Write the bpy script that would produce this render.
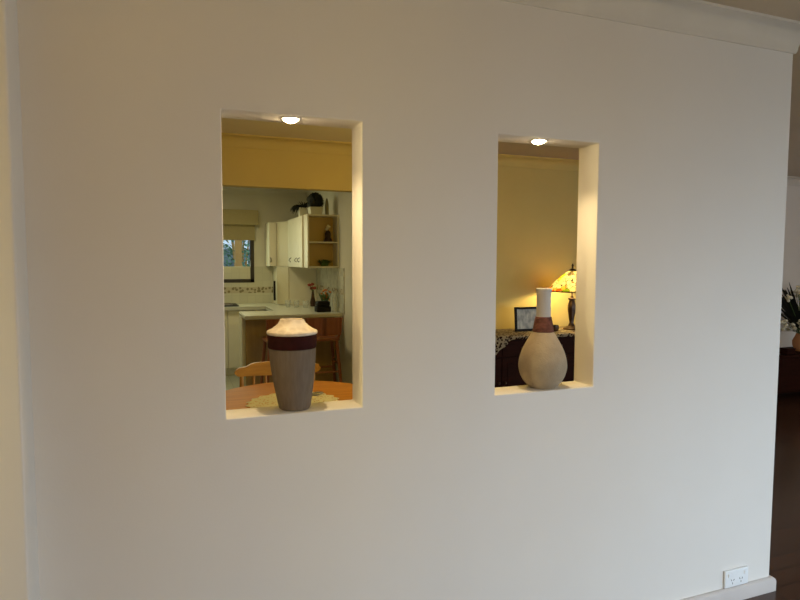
import bpy, bmesh, math, random
from mathutils import Vector, Matrix
random.seed(7)
R = math.radians
scene = bpy.context.scene
for o in list(bpy.data.objects):
    bpy.data.objects.remove(o)
COL = scene.collection

# ------------------------------------------------------------------ camera
CAM = Vector((-2.3989, -1.7544, 1.4685))
YAW, PITCH, ROLL, FPX = 0.3647, 0.0665, 0.0032, 591.19
fw = Vector((math.sin(YAW)*math.cos(PITCH), math.cos(YAW)*math.cos(PITCH), -math.sin(PITCH)))
rt0 = Vector((math.cos(YAW), -math.sin(YAW), 0)); up0 = rt0.cross(fw)
rt = math.cos(ROLL)*rt0 + math.sin(ROLL)*up0
up = -math.sin(ROLL)*rt0 + math.cos(ROLL)*up0
cd = bpy.data.cameras.new('camera'); cam = bpy.data.objects.new('camera', cd); COL.objects.link(cam)
cd.sensor_fit = 'HORIZONTAL'; cd.sensor_width = 36.0; cd.lens = FPX/800*36.0
cd.clip_start = 0.02; cd.clip_end = 200
cam.matrix_world = Matrix(((rt.x, up.x, -fw.x, CAM.x), (rt.y, up.y, -fw.y, CAM.y), (rt.z, up.z, -fw.z, CAM.z), (0, 0, 0, 1)))
scene.camera = cam

# ------------------------------------------------------------------ world, exposure, large lights
w = bpy.data.worlds.new('sky'); scene.world = w; w.use_nodes = True
bg = w.node_tree.nodes['Background']
bg.inputs[0].default_value = (0.62, 0.78, 1.0, 1); bg.inputs[1].default_value = 1.05
scene.view_settings.view_transform = 'Standard'; scene.view_settings.look = 'None'
scene.view_settings.gamma = 1.0; scene.view_settings.use_curve_mapping = False
scene.view_settings.exposure = 0.0
scene.cycles.use_denoising = True
scene.cycles.max_bounces = 10; scene.cycles.diffuse_bounces = 6; scene.cycles.transparent_max_bounces = 16
scene.cycles.sample_clamp_indirect = 6.0

def area(name, loc, aim, sx, sy, power, col):
    l = bpy.data.lights.new(name, 'AREA'); l.shape = 'RECTANGLE'; l.size = sx; l.size_y = sy
    l.energy = power; l.color = col
    o = bpy.data.objects.new(name, l); COL.objects.link(o); o.location = loc
    o.rotation_euler = (Vector(aim)-Vector(loc)).to_track_quat('-Z', 'Y').to_euler()
    return o
area('living_window_daylight', (0.6, -4.15, 1.3), (0.35, -2.6, -.4), 2.1, 1.7, 98, (0.68, 0.84, 1.0)).data.spread = R(112)
area('side_window_daylight', (4.75, -3.0, 1.0), (1.5, -2.0, -.3), 2.1, 1.6, 48, (0.84, 1.0, 0.94))
area('hall_window_daylight', (4.75, -0.6, 1.3), (3.4, 2.9, 0.9), 1.1, 1.5, 20, (0.90, 0.80, 0.80))
area('kitchen_window_daylight', (-2.0, 6.2, 1.6), (-2.0, 4.0, 0.9), 1.1, 0.8, 7, (0.94, 1.0, 0.55))
area('kitchen_ceiling_light', (-2.0, 4.7, 2.33), (-2.0, 4.7, 0), 0.5, 0.3, 11.5, (1.0, 0.86, 0.50))

# ------------------------------------------------------------------ materials
def mat(name, col, rough=0.6, metal=0.0, col2=None, scale=20.0, bump=0.0, stretch=(1, 1, 1), detail=4.0, spec=0.5, coat=0.0, bscale=None, kind='noise'):
    m = bpy.data.materials.new(name); m.use_nodes = True
    nt = m.node_tree; b = nt.nodes['Principled BSDF']
    b.inputs['Roughness'].default_value = rough; b.inputs['Metallic'].default_value = metal
    b.inputs['Specular IOR Level'].default_value = spec; b.inputs['Coat Weight'].default_value = coat
    tc = nt.nodes.new('ShaderNodeTexCoord'); mp = nt.nodes.new('ShaderNodeMapping')
    mp.inputs['Scale'].default_value = stretch
    nt.links.new(tc.outputs['Object'], mp.inputs['Vector'])
    if kind == 'noise':
        n = nt.nodes.new('ShaderNodeTexNoise'); n.inputs['Scale'].default_value = scale; n.inputs['Detail'].default_value = detail
        fac = n.outputs['Fac']
    elif kind == 'wave':
        n = nt.nodes.new('ShaderNodeTexWave'); n.inputs['Scale'].default_value = scale; n.inputs['Distortion'].default_value = 5.0
        n.inputs['Detail'].default_value = 3.0; fac = n.outputs['Fac']
    else:
        n = nt.nodes.new('ShaderNodeTexVoronoi'); n.inputs['Scale'].default_value = scale; fac = n.outputs['Distance']
    nt.links.new(mp.outputs[0], n.inputs['Vector'])
    cr = nt.nodes.new('ShaderNodeValToRGB')
    c2 = col2 or tuple(min(1, c*0.93) for c in col)
    cr.color_ramp.elements[0].position = 0.3; cr.color_ramp.elements[1].position = 0.7
    cr.color_ramp.elements[0].color = (*c2, 1); cr.color_ramp.elements[1].color = (*col, 1)
    nt.links.new(fac, cr.inputs[0]); nt.links.new(cr.outputs[0], b.inputs['Base Color'])
    if bump:
        bp = nt.nodes.new('ShaderNodeBump'); bp.inputs['Strength'].default_value = bump; bp.inputs['Distance'].default_value = 0.004
        if bscale:
            n2 = nt.nodes.new('ShaderNodeTexNoise'); n2.inputs['Scale'].default_value = bscale; n2.inputs['Detail'].default_value = 3
            nt.links.new(mp.outputs[0], n2.inputs['Vector']); nt.links.new(n2.outputs['Fac'], bp.inputs['Height'])
        else:
            nt.links.new(fac, bp.inputs['Height'])
        nt.links.new(bp.outputs[0], b.inputs['Normal'])
    return m

def mat_tiles(name, c1, c2, grout, bw, bh, rough=0.3, frieze=None, axis='xz'):
    m = bpy.data.materials.new(name); m.use_nodes = True
    nt = m.node_tree; b = nt.nodes['Principled BSDF']; b.inputs['Roughness'].default_value = rough
    tc = nt.nodes.new('ShaderNodeTexCoord'); sp = nt.nodes.new('ShaderNodeSeparateXYZ'); cb = nt.nodes.new('ShaderNodeCombineXYZ')
    nt.links.new(tc.outputs['Object'], sp.inputs[0])
    nt.links.new(sp.outputs['XYZ'.index(axis[0].upper())], cb.inputs[0]); nt.links.new(sp.outputs['XYZ'.index(axis[1].upper())], cb.inputs[1])
    br = nt.nodes.new('ShaderNodeTexBrick'); br.offset = 0.0 if axis != 'xyp' else 0.5
    br.inputs['Color1'].default_value = (*c1, 1); br.inputs['Color2'].default_value = (*c2, 1); br.inputs['Mortar'].default_value = (*grout, 1)
    br.inputs['Scale'].default_value = 1.0; br.inputs['Mortar Size'].default_value = 0.0035
    br.inputs['Brick Width'].default_value = bw; br.inputs['Row Height'].default_value = bh
    nt.links.new(cb.outputs[0], br.inputs['Vector']); out = br.outputs['Color']
    if frieze:
        z0, z1, fc, fb = frieze
        vo = nt.nodes.new('ShaderNodeTexVoronoi'); vo.inputs['Scale'].default_value = 24; nt.links.new(cb.outputs[0], vo.inputs['Vector'])
        lt = nt.nodes.new('ShaderNodeMath'); lt.operation = 'LESS_THAN'; lt.inputs[1].default_value = 0.42; nt.links.new(vo.outputs['Distance'], lt.inputs[0])
        fm = nt.nodes.new('ShaderNodeMixRGB'); fm.inputs[1].default_value = (*fb, 1); fm.inputs[2].default_value = (*fc, 1); nt.links.new(lt.outputs[0], fm.inputs[0])
        g = nt.nodes.new('ShaderNodeMath'); g.operation = 'GREATER_THAN'; g.inputs[1].default_value = z0
        l = nt.nodes.new('ShaderNodeMath'); l.operation = 'LESS_THAN'; l.inputs[1].default_value = z1
        mu = nt.nodes.new('ShaderNodeMath'); mu.operation = 'MULTIPLY'
        zc = sp.outputs['XYZ'.index(axis[1].upper())]
        nt.links.new(zc, g.inputs[0]); nt.links.new(zc, l.inputs[0]); nt.links.new(g.outputs[0], mu.inputs[0]); nt.links.new(l.outputs[0], mu.inputs[1])
        mx = nt.nodes.new('ShaderNodeMixRGB'); nt.links.new(mu.outputs[0], mx.inputs[0]); nt.links.new(out, mx.inputs[1]); nt.links.new(fm.outputs[0], mx.inputs[2])
        out = mx.outputs[0]
    nt.links.new(out, b.inputs['Base Color'])
    return m

def mat_glass(name, tint=(0.93, 0.97, 0.95), milk=0.0):
    m = bpy.data.materials.new(name); m.use_nodes = True
    nt = m.node_tree; nt.nodes.remove(nt.nodes['Principled BSDF'])
    out = nt.nodes['Material Output']
    t = nt.nodes.new('ShaderNodeBsdfTransparent'); t.inputs[0].default_value = (*tint, 1)
    g = nt.nodes.new('ShaderNodeBsdfGlossy'); g.inputs['Roughness'].default_value = 0.03
    lw = nt.nodes.new('ShaderNodeLayerWeight'); lw.inputs[0].default_value = 0.12
    mx = nt.nodes.new('ShaderNodeMixShader')
    nt.links.new(lw.outputs[0], mx.inputs[0]); nt.links.new(t.outputs[0], mx.inputs[1]); nt.links.new(g.outputs[0], mx.inputs[2])
    sh = mx
    if milk:
        df = nt.nodes.new('ShaderNodeBsdfDiffuse'); df.inputs[0].default_value = (.85, .86, .84, 1)
        sh = nt.nodes.new('ShaderNodeMixShader'); sh.inputs[0].default_value = milk
        nt.links.new(mx.outputs[0], sh.inputs[1]); nt.links.new(df.outputs[0], sh.inputs[2])
    nt.links.new(sh.outputs[0], out.inputs[0])
    return m

def mat_emit(name, col, strength):
    m = bpy.data.materials.new(name); m.use_nodes = True
    b = m.node_tree.nodes['Principled BSDF']
    b.inputs['Base Color'].default_value = (*col, 1)
    b.inputs['Emission Color'].default_value = (*col, 1); b.inputs['Emission Strength'].default_value = strength
    return m

def mat_lace(name, col, scale, hole=0.30):
    m = bpy.data.materials.new(name); m.use_nodes = True
    nt = m.node_tree; b = nt.nodes['Principled BSDF']; out = nt.nodes['Material Output']
    b.inputs['Base Color'].default_value = (*col, 1); b.inputs['Roughness'].default_value = 0.95
    tc = nt.nodes.new('ShaderNodeTexCoord'); vo = nt.nodes.new('ShaderNodeTexVoronoi'); vo.inputs['Scale'].default_value = scale
    nt.links.new(tc.outputs['Object'], vo.inputs['Vector'])
    lt = nt.nodes.new('ShaderNodeMath'); lt.operation = 'LESS_THAN'; lt.inputs[1].default_value = hole
    nt.links.new(vo.outputs['Distance'], lt.inputs[0])
    t = nt.nodes.new('ShaderNodeBsdfTransparent'); mx = nt.nodes.new('ShaderNodeMixShader')
    nt.links.new(lt.outputs[0], mx.inputs[0]); nt.links.new(b.outputs[0], mx.inputs[1]); nt.links.new(t.outputs[0], mx.inputs[2])
    nt.links.new(mx.outputs[0], out.inputs[0])
    return m

def mat_cloth(name, col):
    m = bpy.data.materials.new(name); m.use_nodes = True
    nt = m.node_tree; nt.nodes.remove(nt.nodes['Principled BSDF']); out = nt.nodes['Material Output']
    tr = nt.nodes.new('ShaderNodeBsdfTranslucent'); df = nt.nodes.new('ShaderNodeBsdfDiffuse')
    n = nt.nodes.new('ShaderNodeTexNoise'); n.inputs['Scale'].default_value = 60
    cr = nt.nodes.new('ShaderNodeValToRGB'); cr.color_ramp.elements[0].color = (*[c*.85 for c in col], 1); cr.color_ramp.elements[1].color = (*col, 1)
    nt.links.new(n.outputs['Fac'], cr.inputs[0]); nt.links.new(cr.outputs[0], tr.inputs[0]); nt.links.new(cr.outputs[0], df.inputs[0])
    mx = nt.nodes.new('ShaderNodeMixShader'); nt.links.new(tr.outputs[0], mx.inputs[1]); nt.links.new(df.outputs[0], mx.inputs[2]); nt.links.new(mx.outputs[0], out.inputs[0])
    return m

def mat_shade(name):
    """leadlight glass: coloured pieces that let the bulb's light through"""
    m = bpy.data.materials.new(name); m.use_nodes = True
    nt = m.node_tree; nt.nodes.remove(nt.nodes['Principled BSDF']); out = nt.nodes['Material Output']
    tc = nt.nodes.new('ShaderNodeTexCoord')
    vo = nt.nodes.new('ShaderNodeTexVoronoi'); vo.inputs['Scale'].default_value = 26
    nt.links.new(tc.outputs['Object'], vo.inputs['Vector'])
    sc = nt.nodes.new('ShaderNodeSeparateColor'); nt.links.new(vo.outputs['Color'], sc.inputs[0])
    cr = nt.nodes.new('ShaderNodeValToRGB'); cr.color_ramp.interpolation = 'CONSTANT'
    els = cr.color_ramp.elements
    els[0].position = 0; els[0].color = (0.95, 0.88, 0.62, 1)
    els[1].position = 0.5; els[1].color = (0.90, 0.80, 0.50, 1)
    for p, c in ((0.66, (0.85, 0.24, 0.06, 1)), (0.73, (0.34, 0.42, 0.08, 1)), (0.82, (0.95, 0.85, 0.55, 1)), (0.93, (0.85, 0.62, 0.20, 1))):
        e = els.new(p); e.color = c
    nt.links.new(sc.outputs[0], cr.inputs[0])
    v2 = nt.nodes.new('ShaderNodeTexVoronoi'); v2.feature = 'DISTANCE_TO_EDGE'; v2.inputs['Scale'].default_value = 26
    nt.links.new(tc.outputs['Object'], v2.inputs['Vector'])
    lt = nt.nodes.new('ShaderNodeMath'); lt.operation = 'LESS_THAN'; lt.inputs[1].default_value = 0.03; nt.links.new(v2.outputs['Distance'], lt.inputs[0])
    mix = nt.nodes.new('ShaderNodeMixRGB'); mix.inputs[2].default_value = (0.02, 0.015, 0.01, 1)
    nt.links.new(lt.outputs[0], mix.inputs[0]); nt.links.new(cr.outputs[0], mix.inputs[1])
    tr = nt.nodes.new('ShaderNodeBsdfTranslucent'); df = nt.nodes.new('ShaderNodeBsdfDiffuse')
    nt.links.new(mix.outputs[0], tr.inputs[0]); nt.links.new(mix.outputs[0], df.inputs[0])
    mx = nt.nodes.new('ShaderNodeMixShader'); mx.inputs[0].default_value = 0.12
    nt.links.new(tr.outputs[0], mx.inputs[1]); nt.links.new(df.outputs[0], mx.inputs[2]); nt.links.new(mx.outputs[0], out.inputs[0])
    return m

M = {}
M['wall'] = mat('cream_wall_paint', (0.74, 0.71, 0.67), 0.75, col2=(0.72, 0.69, 0.65), scale=3, bump=0.06, bscale=160)
M['wall2'] = mat('lamplit_beige_paint', (0.60, 0.46, 0.16), 0.8, col2=(0.57, 0.435, 0.15), scale=3, bump=0.06, bscale=160)  # beige paint with the warm lamps' yellow put into its colour
M['kwall'] = mat('kitchen_wall_paint', (0.68, 0.66, 0.56), 0.8, scale=3)
M['ceil'] = mat('dim_lit_ceiling_paint', (0.54, 0.46, 0.36), 0.9, scale=2)  # dim warm light mixed into the white ceiling's colour
M['ceil2'] = mat('lamplit_ceiling_paint', (0.76, 0.68, 0.52), 0.9, scale=2)  # lighter copy of that ceiling paint, lamplight put into its colour
M['trim'] = mat('white_trim_paint', (0.78, 0.77, 0.75), 0.4, scale=6)
M['cove'] = mat('cornice_paint', (0.66, 0.63, 0.58), 0.8, scale=6)
M['skirt'] = mat('pale_skirting_paint', (0.56, 0.52, 0.50), 0.45, scale=12, stretch=(1, 6, 1))
M['plate'] = mat('white_plastic', (0.80, 0.82, 0.84), 0.3)
M['slot'] = mat('dark_slot', (0.05, 0.05, 0.05), 0.6)
M['kfloor'] = mat_tiles('kitchen_floor_tiles', (0.42, 0.44, 0.38), (0.38, 0.40, 0.34), (0.28, 0.28, 0.25), 0.3, 0.3, 0.3, axis='xy')
M['splash'] = mat_tiles('splashback_tiles', (0.62, 0.62, 0.50), (0.58, 0.58, 0.47), (0.55, 0.545, 0.45), 0.10, 0.10, 0.25, frieze=(1.035, 1.115, (0.24, 0.21, 0.13), (0.52, 0.48, 0.36)))
M['splash2'] = mat_tiles('mosaic_splashback_tiles', (0.60, 0.60, 0.50), (0.42, 0.42, 0.35), (0.50, 0.49, 0.42), 0.05, 0.05, 0.25, frieze=(1.10, 1.16, (0.2, 0.17, 0.12), (0.5, 0.46, 0.36)), axis='yz')
M['cab'] = mat('cream_laminate', (0.76, 0.73, 0.60), 0.35, scale=4)
M['cab2'] = mat('beige_laminate', (0.58, 0.51, 0.34), 0.4, scale=4)
M['cabin'] = mat('warm_lit_beige_lining', (0.58, 0.42, 0.16), 0.5, scale=4)  # beige lining, the dining side's warm light put into its colour
M['bench'] = mat('speckled_laminate_worktop', (0.62, 0.62, 0.52), 0.25, col2=(0.55, 0.55, 0.46), scale=150)
M['redwood'] = mat('red_brown_wood', (0.30, 0.095, 0.035), 0.35, col2=(0.20, 0.06, 0.022), scale=6, stretch=(6, 6, 0.6))
M['tan'] = mat('tan_timber_panel', (0.42, 0.28, 0.12), 0.5, col2=(0.36, 0.23, 0.09), scale=5, stretch=(5, 5, 0.5))
M['pine'] = mat('golden_pine', (0.64, 0.34, 0.055), 0.4, col2=(0.53, 0.26, 0.04), scale=5, stretch=(0.8, 8, 8))
M['table'] = mat('honey_table_wood', (0.66, 0.29, 0.045), 0.5, col2=(0.54, 0.22, 0.03), scale=5, stretch=(0.8, 9, 9), spec=0.15)
M['darkwood'] = mat('dark_mahogany', (0.026, 0.007, 0.004), 0.5, col2=(0.016, 0.005, 0.003), scale=5, stretch=(1, 6, 6), spec=0.03)
M['black'] = mat('matt_black', (0.010, 0.009, 0.009), 0.6, spec=0.15)
M['frameblack'] = mat('dark_window_frame', (0.025, 0.022, 0.022), 0.4)
M['bronze'] = mat('dark_bronze', (0.075, 0.040, 0.022), 0.3, metal=0.5, col2=(0.04, 0.02, 0.012), scale=15)
M['steel'] = mat('brushed_steel', (0.62, 0.62, 0.60), 0.25, metal=1.0)
M['vase'] = mat('taupe_stoneware', (0.185, 0.138, 0.095), 0.75, col2=(0.140, 0.102, 0.068), scale=22, stretch=(5, 5, 0.5), bump=0.35)
M['maroon'] = mat('maroon_band', (0.042, 0.009, 0.008), 0.7, col2=(0.028, 0.006, 0.005), scale=30, bump=0.2, spec=0.08)
M['cream'] = mat('cracked_cream_glaze', (0.74, 0.64, 0.50), 0.55, col2=(0.62, 0.52, 0.39), scale=45, bump=0.5, kind='voronoi')
M['sand'] = mat('sandy_stoneware', (0.38, 0.30, 0.20), 0.85, col2=(0.32, 0.25, 0.165), scale=35, bump=0.4, bscale=180)
M['chalk'] = mat('chalky_white_glaze', (0.62, 0.58, 0.52), 0.75, col2=(0.50, 0.47, 0.43), scale=16, stretch=(4, 4, 0.6), bump=0.3)
M['cordred'] = mat('red_brown_cord', (0.17, 0.055, 0.035), 0.8, col2=(0.10, 0.030, 0.020), scale=60, bump=0.4)
M['blind'] = mat('olive_blind_fabric', (0.42, 0.36, 0.19), 0.9, col2=(0.34, 0.29, 0.15), scale=60, stretch=(1, 1, 4))
M['leafdark'] = mat('near_black_foliage', (0.012, 0.018, 0.010), 0.7, col2=(0.006, 0.009, 0.006), scale=30)
M['leaf'] = mat('green_leaf', (0.10, 0.18, 0.05), 0.6, col2=(0.06, 0.12, 0.03), scale=12)
M['gardenleaf'] = mat('garden_leaf', (0.26, 0.42, 0.24), 0.6, col2=(0.15, 0.27, 0.16), scale=3)
M['pot'] = mat('cream_pot_glaze', (0.60, 0.58, 0.46), 0.5, scale=20)
M['olive'] = mat('olive_ceramic', (0.28, 0.26, 0.17), 0.6, scale=20)
M['petalwhite'] = mat('cream_petal', (0.72, 0.68, 0.52), 0.7)
M['petalred'] = mat('dusty_red_petal', (0.36, 0.07, 0.045), 0.7)
M['petalorange'] = mat('orange_petal', (0.55, 0.20, 0.05), 0.7)
M['terracotta'] = mat('terracotta', (0.46, 0.21, 0.10), 0.8, scale=20)
M['post'] = mat('orange_timber_post', (0.85, 0.43, 0.13), 0.7, scale=5, stretch=(6, 6, 0.5))
M['fence'] = mat('grey_fence', (0.38, 0.42, 0.46), 0.8, scale=4, stretch=(6, 6, 0.5))
M['lawn'] = mat('lawn', (0.16, 0.24, 0.10), 0.9, scale=10)
M['glass'] = mat_glass('window_glass')
M['clear'] = mat_glass('clear_glass', (0.985, 0.99, 0.985))
M['tumbler'] = mat_glass('pale_tumbler_glass', (0.97, 0.98, 0.97), 0.22)
M['lens'] = mat_emit('halogen_lens', (1.0, 0.76, 0.44), 90)
M['lace'] = mat_lace('cream_lace', (0.86, 0.82, 0.70), 55, 0.25)
M['lace2'] = mat_lace('ecru_lace', (0.26, 0.20, 0.12), 48, 0.46)
M['shade'] = mat_shade('leadlight_shade')
M['lampcloth'] = mat_cloth('lamp_cloth', (0.85, 0.70, 0.45))
M['photo'] = mat('grey_blue_picture', (0.46, 0.46, 0.42), 0.5, col2=(0.15, 0.16, 0.17), scale=16, stretch=(2.0, 1, 1.0))

# ------------------------------------------------------------------ mesh helpers
class MB:
    def __init__(s): s.bm = bmesh.new()
    def box(s, x0, x1, y0, y1, z0, z1, bev=0.0, seg=2):
        r = bmesh.ops.create_cube(s.bm, size=1.0); vs = r['verts']
        for v in vs:
            v.co = Vector((x0+(v.co.x+.5)*(x1-x0), y0+(v.co.y+.5)*(y1-y0), z0+(v.co.z+.5)*(z1-z0)))
        if bev:
            es = list({e for v in vs for e in v.link_edges})
            bmesh.ops.bevel(s.bm, geom=es, offset=bev, segments=seg, profile=0.6, affect='EDGES')
        return s
    def lathe(s, prof, seg=40, c=(0, 0, 0), rf=None):
        rings = []
        for (r, z) in prof:
            if r < 1e-6:
                rings.append([s.bm.verts.new((c[0], c[1], c[2]+z))])
            else:
                rings.append([s.bm.verts.new((c[0]+r*math.cos(2*math.pi*k/seg), c[1]+r*math.sin(2*math.pi*k/seg), c[2]+z)) for k in range(seg)])
        for a, b in zip(rings[:-1], rings[1:]):
            for k in range(seg):
                k2 = (k+1) % seg
                if len(a) == 1 and len(b) == 1: continue
                if len(a) == 1: f = [a[0], b[k2], b[k]]
                elif len(b) == 1: f = [a[k], a[k2], b[0]]
                else: f = [a[k], a[k2], b[k2], b[k]]
                s.bm.faces.new(f)
        return s
    def tube(s, pts, r, seg=10, cap=True):
        pts = [Vector(p) for p in pts]; n = len(pts)
        rs = r if isinstance(r, (list, tuple)) else [r]*n
        rings = []
        for i, p in enumerate(pts):
            d = (pts[min(i+1, n-1)]-pts[max(i-1, 0)]).normalized()
            a = d.orthogonal().normalized() if i == 0 else (a-d*a.dot(d)).normalized()
            b = d.cross(a)
            rings.append([s.bm.verts.new(p+(a*math.cos(2*math.pi*k/seg)+b*math.sin(2*math.pi*k/seg))*rs[i]) for k in range(seg)])
        for A, B in zip(rings[:-1], rings[1:]):
            for k in range(seg):
                s.bm.faces.new((A[k], A[(k+1) % seg], B[(k+1) % seg], B[k]))
        if cap:
            s.bm.faces.new(rings[0][::-1]); s.bm.faces.new(rings[-1])
        return s
    def torus(s, R_, r, z, seg=40, ms=8):
        prof = [(R_+r*math.cos(2*math.pi*k/ms), z+r*math.sin(2*math.pi*k/ms)) for k in range(ms+1)]
        return s.lathe(prof, seg)
    def prism(s, pts, d):
        """extrude a closed outline (list of 3D points) along d"""
        d = Vector(d); a = [s.bm.verts.new(p) for p in pts]; b = [s.bm.verts.new(Vector(p)+d) for p in pts]
        s.bm.faces.new(a[::-1]); s.bm.faces.new(b)
        n = len(pts)
        for k in range(n): s.bm.faces.new((a[k], a[(k+1) % n], b[(k+1) % n], b[k]))
        return s
    def blob(s, c, r, sub=2, squash=(1, 1, 1), jit=0.0):
        q = bmesh.ops.create_icosphere(s.bm, subdivisions=sub, radius=1.0)
        for v in q['verts']:
            k = 1+random.uniform(-jit, jit)
            v.co = Vector((c[0]+v.co.x*r*squash[0]*k, c[1]+v.co.y*r*squash[1]*k, c[2]+v.co.z*r*squash[2]*k))
        return s
    def leaf(s, p, d, L, W, bend=0.3):
        p = Vector(p); d = Vector(d).normalized(); side = d.cross(Vector((0, 0, 1)))
        if side.length < 1e-3: side = Vector((1, 0, 0))
        side.normalize(); nrm = side.cross(d)
        prev = None
        for i, (t, wd) in enumerate(((0, .15), (.35, 1), (.7, .75), (1, .05))):
            c = p+d*L*t-Vector((0, 0, 1))*bend*L*t*t
            a = s.bm.verts.new(c-side*W*wd*.5+nrm*W*.12*wd); m_ = s.bm.verts.new(c); b = s.bm.verts.new(c+side*W*wd*.5+nrm*W*.12*wd)
            if prev:
                s.bm.faces.new((prev[0], prev[1], m_, a)); s.bm.faces.new((prev[1], prev[2], b, m_))
            prev = (a, m_, b)
        return s
    def build(s, name, material, parent=None, smooth=None, loc=None, rz=0):
        bmesh.ops.recalc_face_normals(s.bm, faces=s.bm.faces)
        me = bpy.data.meshes.new(name); s.bm.to_mesh(me); s.bm.free()
        me.materials.append(material)
        if smooth is not None:
            for p in me.polygons: p.use_smooth = True
            if smooth > 0: me.set_sharp_from_angle(angle=R(smooth))
        o = bpy.data.objects.new(name, me); COL.objects.link(o)
        if parent: o.parent = parent
        if loc is not None: o.location = loc
        o.rotation_euler.z = rz
        return o

def tag(o, label, cat, group=None):
    o['label'] = label; o['category'] = cat
    if group: o['group'] = group
    return o
def thing(name, label, cat, loc=(0, 0, 0), rz=0.0, group=None):
    o = bpy.data.objects.new(name, None); COL.objects.link(o); o.location = loc; o.rotation_euler.z = rz
    o.empty_display_size = 0.1
    return tag(o, label, cat, group)
def struct(mb, name, material, smooth=None):
    o = mb.build(name, material, None, smooth); o['kind'] = 'structure'; return o
def copy_tree(o, parent=None):
    c = o.copy(); COL.objects.link(c)
    if parent: c.parent = parent
    for ch in list(o.children): copy_tree(ch, c)
    return c

def sweep(mb, path, prof):
    """sweep a (outward, z) profile along a 2D path; outward is to the right of travel"""
    n = len(path); P = [Vector(p) for p in path]; rings = []
    for i, p in enumerate(P):
        ns = []
        for a, b in ((i-1, i), (i, i+1)):
            if a >= 0 and b < n:
                d = (P[b]-P[a]).normalized(); ns.append(Vector((d.y, -d.x)))
        m = ns[0] if len(ns) == 1 else (ns[0]+ns[1])/(1+ns[0].dot(ns[1]))
        rings.append([mb.bm.verts.new((p.x+m.x*d, p.y+m.y*d, z)) for d, z in prof])
    k = len(prof)
    for A, B in zip(rings[:-1], rings[1:]):
        for j in range(k):
            mb.bm.faces.new((A[j], A[(j+1) % k], B[(j+1) % k], B[j]))
    mb.bm.faces.new(rings[0]); mb.bm.faces.new(rings[-1][::-1])
    return mb

def holed_wall(mb, xs, zs, holes, y0, y1, bev=0.0):
    """slab in the xz plane on a grid of cuts, with rectangular holes (cell indices)"""
    bm = mb.bm; nx, nz = len(xs), len(zs)
    F = [[bm.verts.new((x, y0, z)) for z in zs] for x in xs]; B = [[bm.verts.new((x, y1, z)) for z in zs] for x in xs]
    solid = lambda i, j: 0 <= i < nx-1 and 0 <= j < nz-1 and (i, j) not in holes
    for i in range(nx-1):
        for j in range(nz-1):
            if not solid(i, j): continue
            bm.faces.new((F[i][j], F[i+1][j], F[i+1][j+1], F[i][j+1])); bm.faces.new((B[i][j], B[i][j+1], B[i+1][j+1], B[i+1][j]))
            if not solid(i-1, j): bm.faces.new((F[i][j], F[i][j+1], B[i][j+1], B[i][j]))
            if not solid(i+1, j): bm.faces.new((F[i+1][j], B[i+1][j], B[i+1][j+1], F[i+1][j+1]))
            if not solid(i, j-1): bm.faces.new((F[i][j], B[i][j], B[i+1][j], F[i+1][j]))
            if not solid(i, j+1): bm.faces.new((F[i][j+1], F[i+1][j+1], B[i+1][j+1], B[i][j+1]))
    bmesh.ops.recalc_face_normals(bm, faces=bm.faces)
    if bev:
        es = [e for e in bm.edges if len(e.link_faces) == 2 and e.calc_face_angle() > 1.0]
        bmesh.ops.bevel(bm, geom=es, offset=bev, segments=3, profile=0.5, affect='EDGES')
    return mb

# ------------------------------------------------------------------ the setting
FL, CE = 0.04, 2.41                    # floor and ceiling levels
X1, X2, X3, X4 = -2.2669, -1.8545, -1.3790, -0.9681
ZT, ZB, TH = 1.8913, 1.0080, 0.1142    # heads, sills, wall thickness
RW = 4.8                               # right wall
FY = 2.95                              # far wall of the dining side
KX, KY = -0.70, 6.25                   # kitchen right wall and window wall

struct(MB().box(-4.6, RW, -4.2, FY+.1, FL-.1, FL), 'floor', mat_tiles('dark_timber_boards', (0.060, 0.026, 0.015), (0.048, 0.021, 0.012), (0.015, 0.007, 0.004), 1.4, 0.10, 0.22, axis='xyp'))
struct(MB().box(-3.7, KX, FY+.1, KY, FL-.1, FL), 'floor_kitchen', M['kfloor'])
struct(MB().box(-4.6, RW, -4.2, TH/2, CE, CE+.1), 'ceiling', M['ceil'])
struct(MB().box(0, RW, TH/2, FY+.1, CE, CE+.1), 'ceiling_hall', M['ceil'])
struct(MB().box(-3.7, 0, TH/2, FY+.1, CE, CE+.1), 'ceiling_dining', M['ceil2'])
struct(MB().box(-3.7, KX+.1, FY+.1, KY, CE, CE+.1), 'ceiling_kitchen', M['ceil2'])
struct(holed_wall(MB(), [-2.9, X1, X2, X3, X4, 0.0], [FL-.05, ZB, ZT, CE+.05], {(1, 1), (3, 1)}, 0.0, TH, 0.004), 'wall_front', M['wall'], 40)
struct(MB().box(-4.6, -2.75, -.118, TH-.004, FL-.05, CE+.05, 0.006, 3), 'wall_left', M['wall'], 40)
struct(MB().box(2.0, RW, FY, FY+.1, FL-.05, CE+.05), 'wall_back_hall', M['wall'])
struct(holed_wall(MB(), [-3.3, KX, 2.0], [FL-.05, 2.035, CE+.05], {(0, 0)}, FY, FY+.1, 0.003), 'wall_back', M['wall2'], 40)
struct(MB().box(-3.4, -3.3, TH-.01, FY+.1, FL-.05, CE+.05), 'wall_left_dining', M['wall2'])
struct(MB().box(KX, KX+.1, FY+.1, KY+.1, FL-.05, CE+.05), 'wall_right_kitchen', M['kwall'])
struct(MB().box(-3.7, -3.6, FY+.1, KY+.1, FL-.05, CE+.05), 'wall_left_kitchen', M['kwall'])
struct(holed_wall(MB(), [-3.7, -2.6, -1.41, KX], [FL-.05, 1.175, 2.06, CE+.05], {(1, 1)}, KY, KY+.12), 'wall_back_kitchen', M['kwall'])
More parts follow.
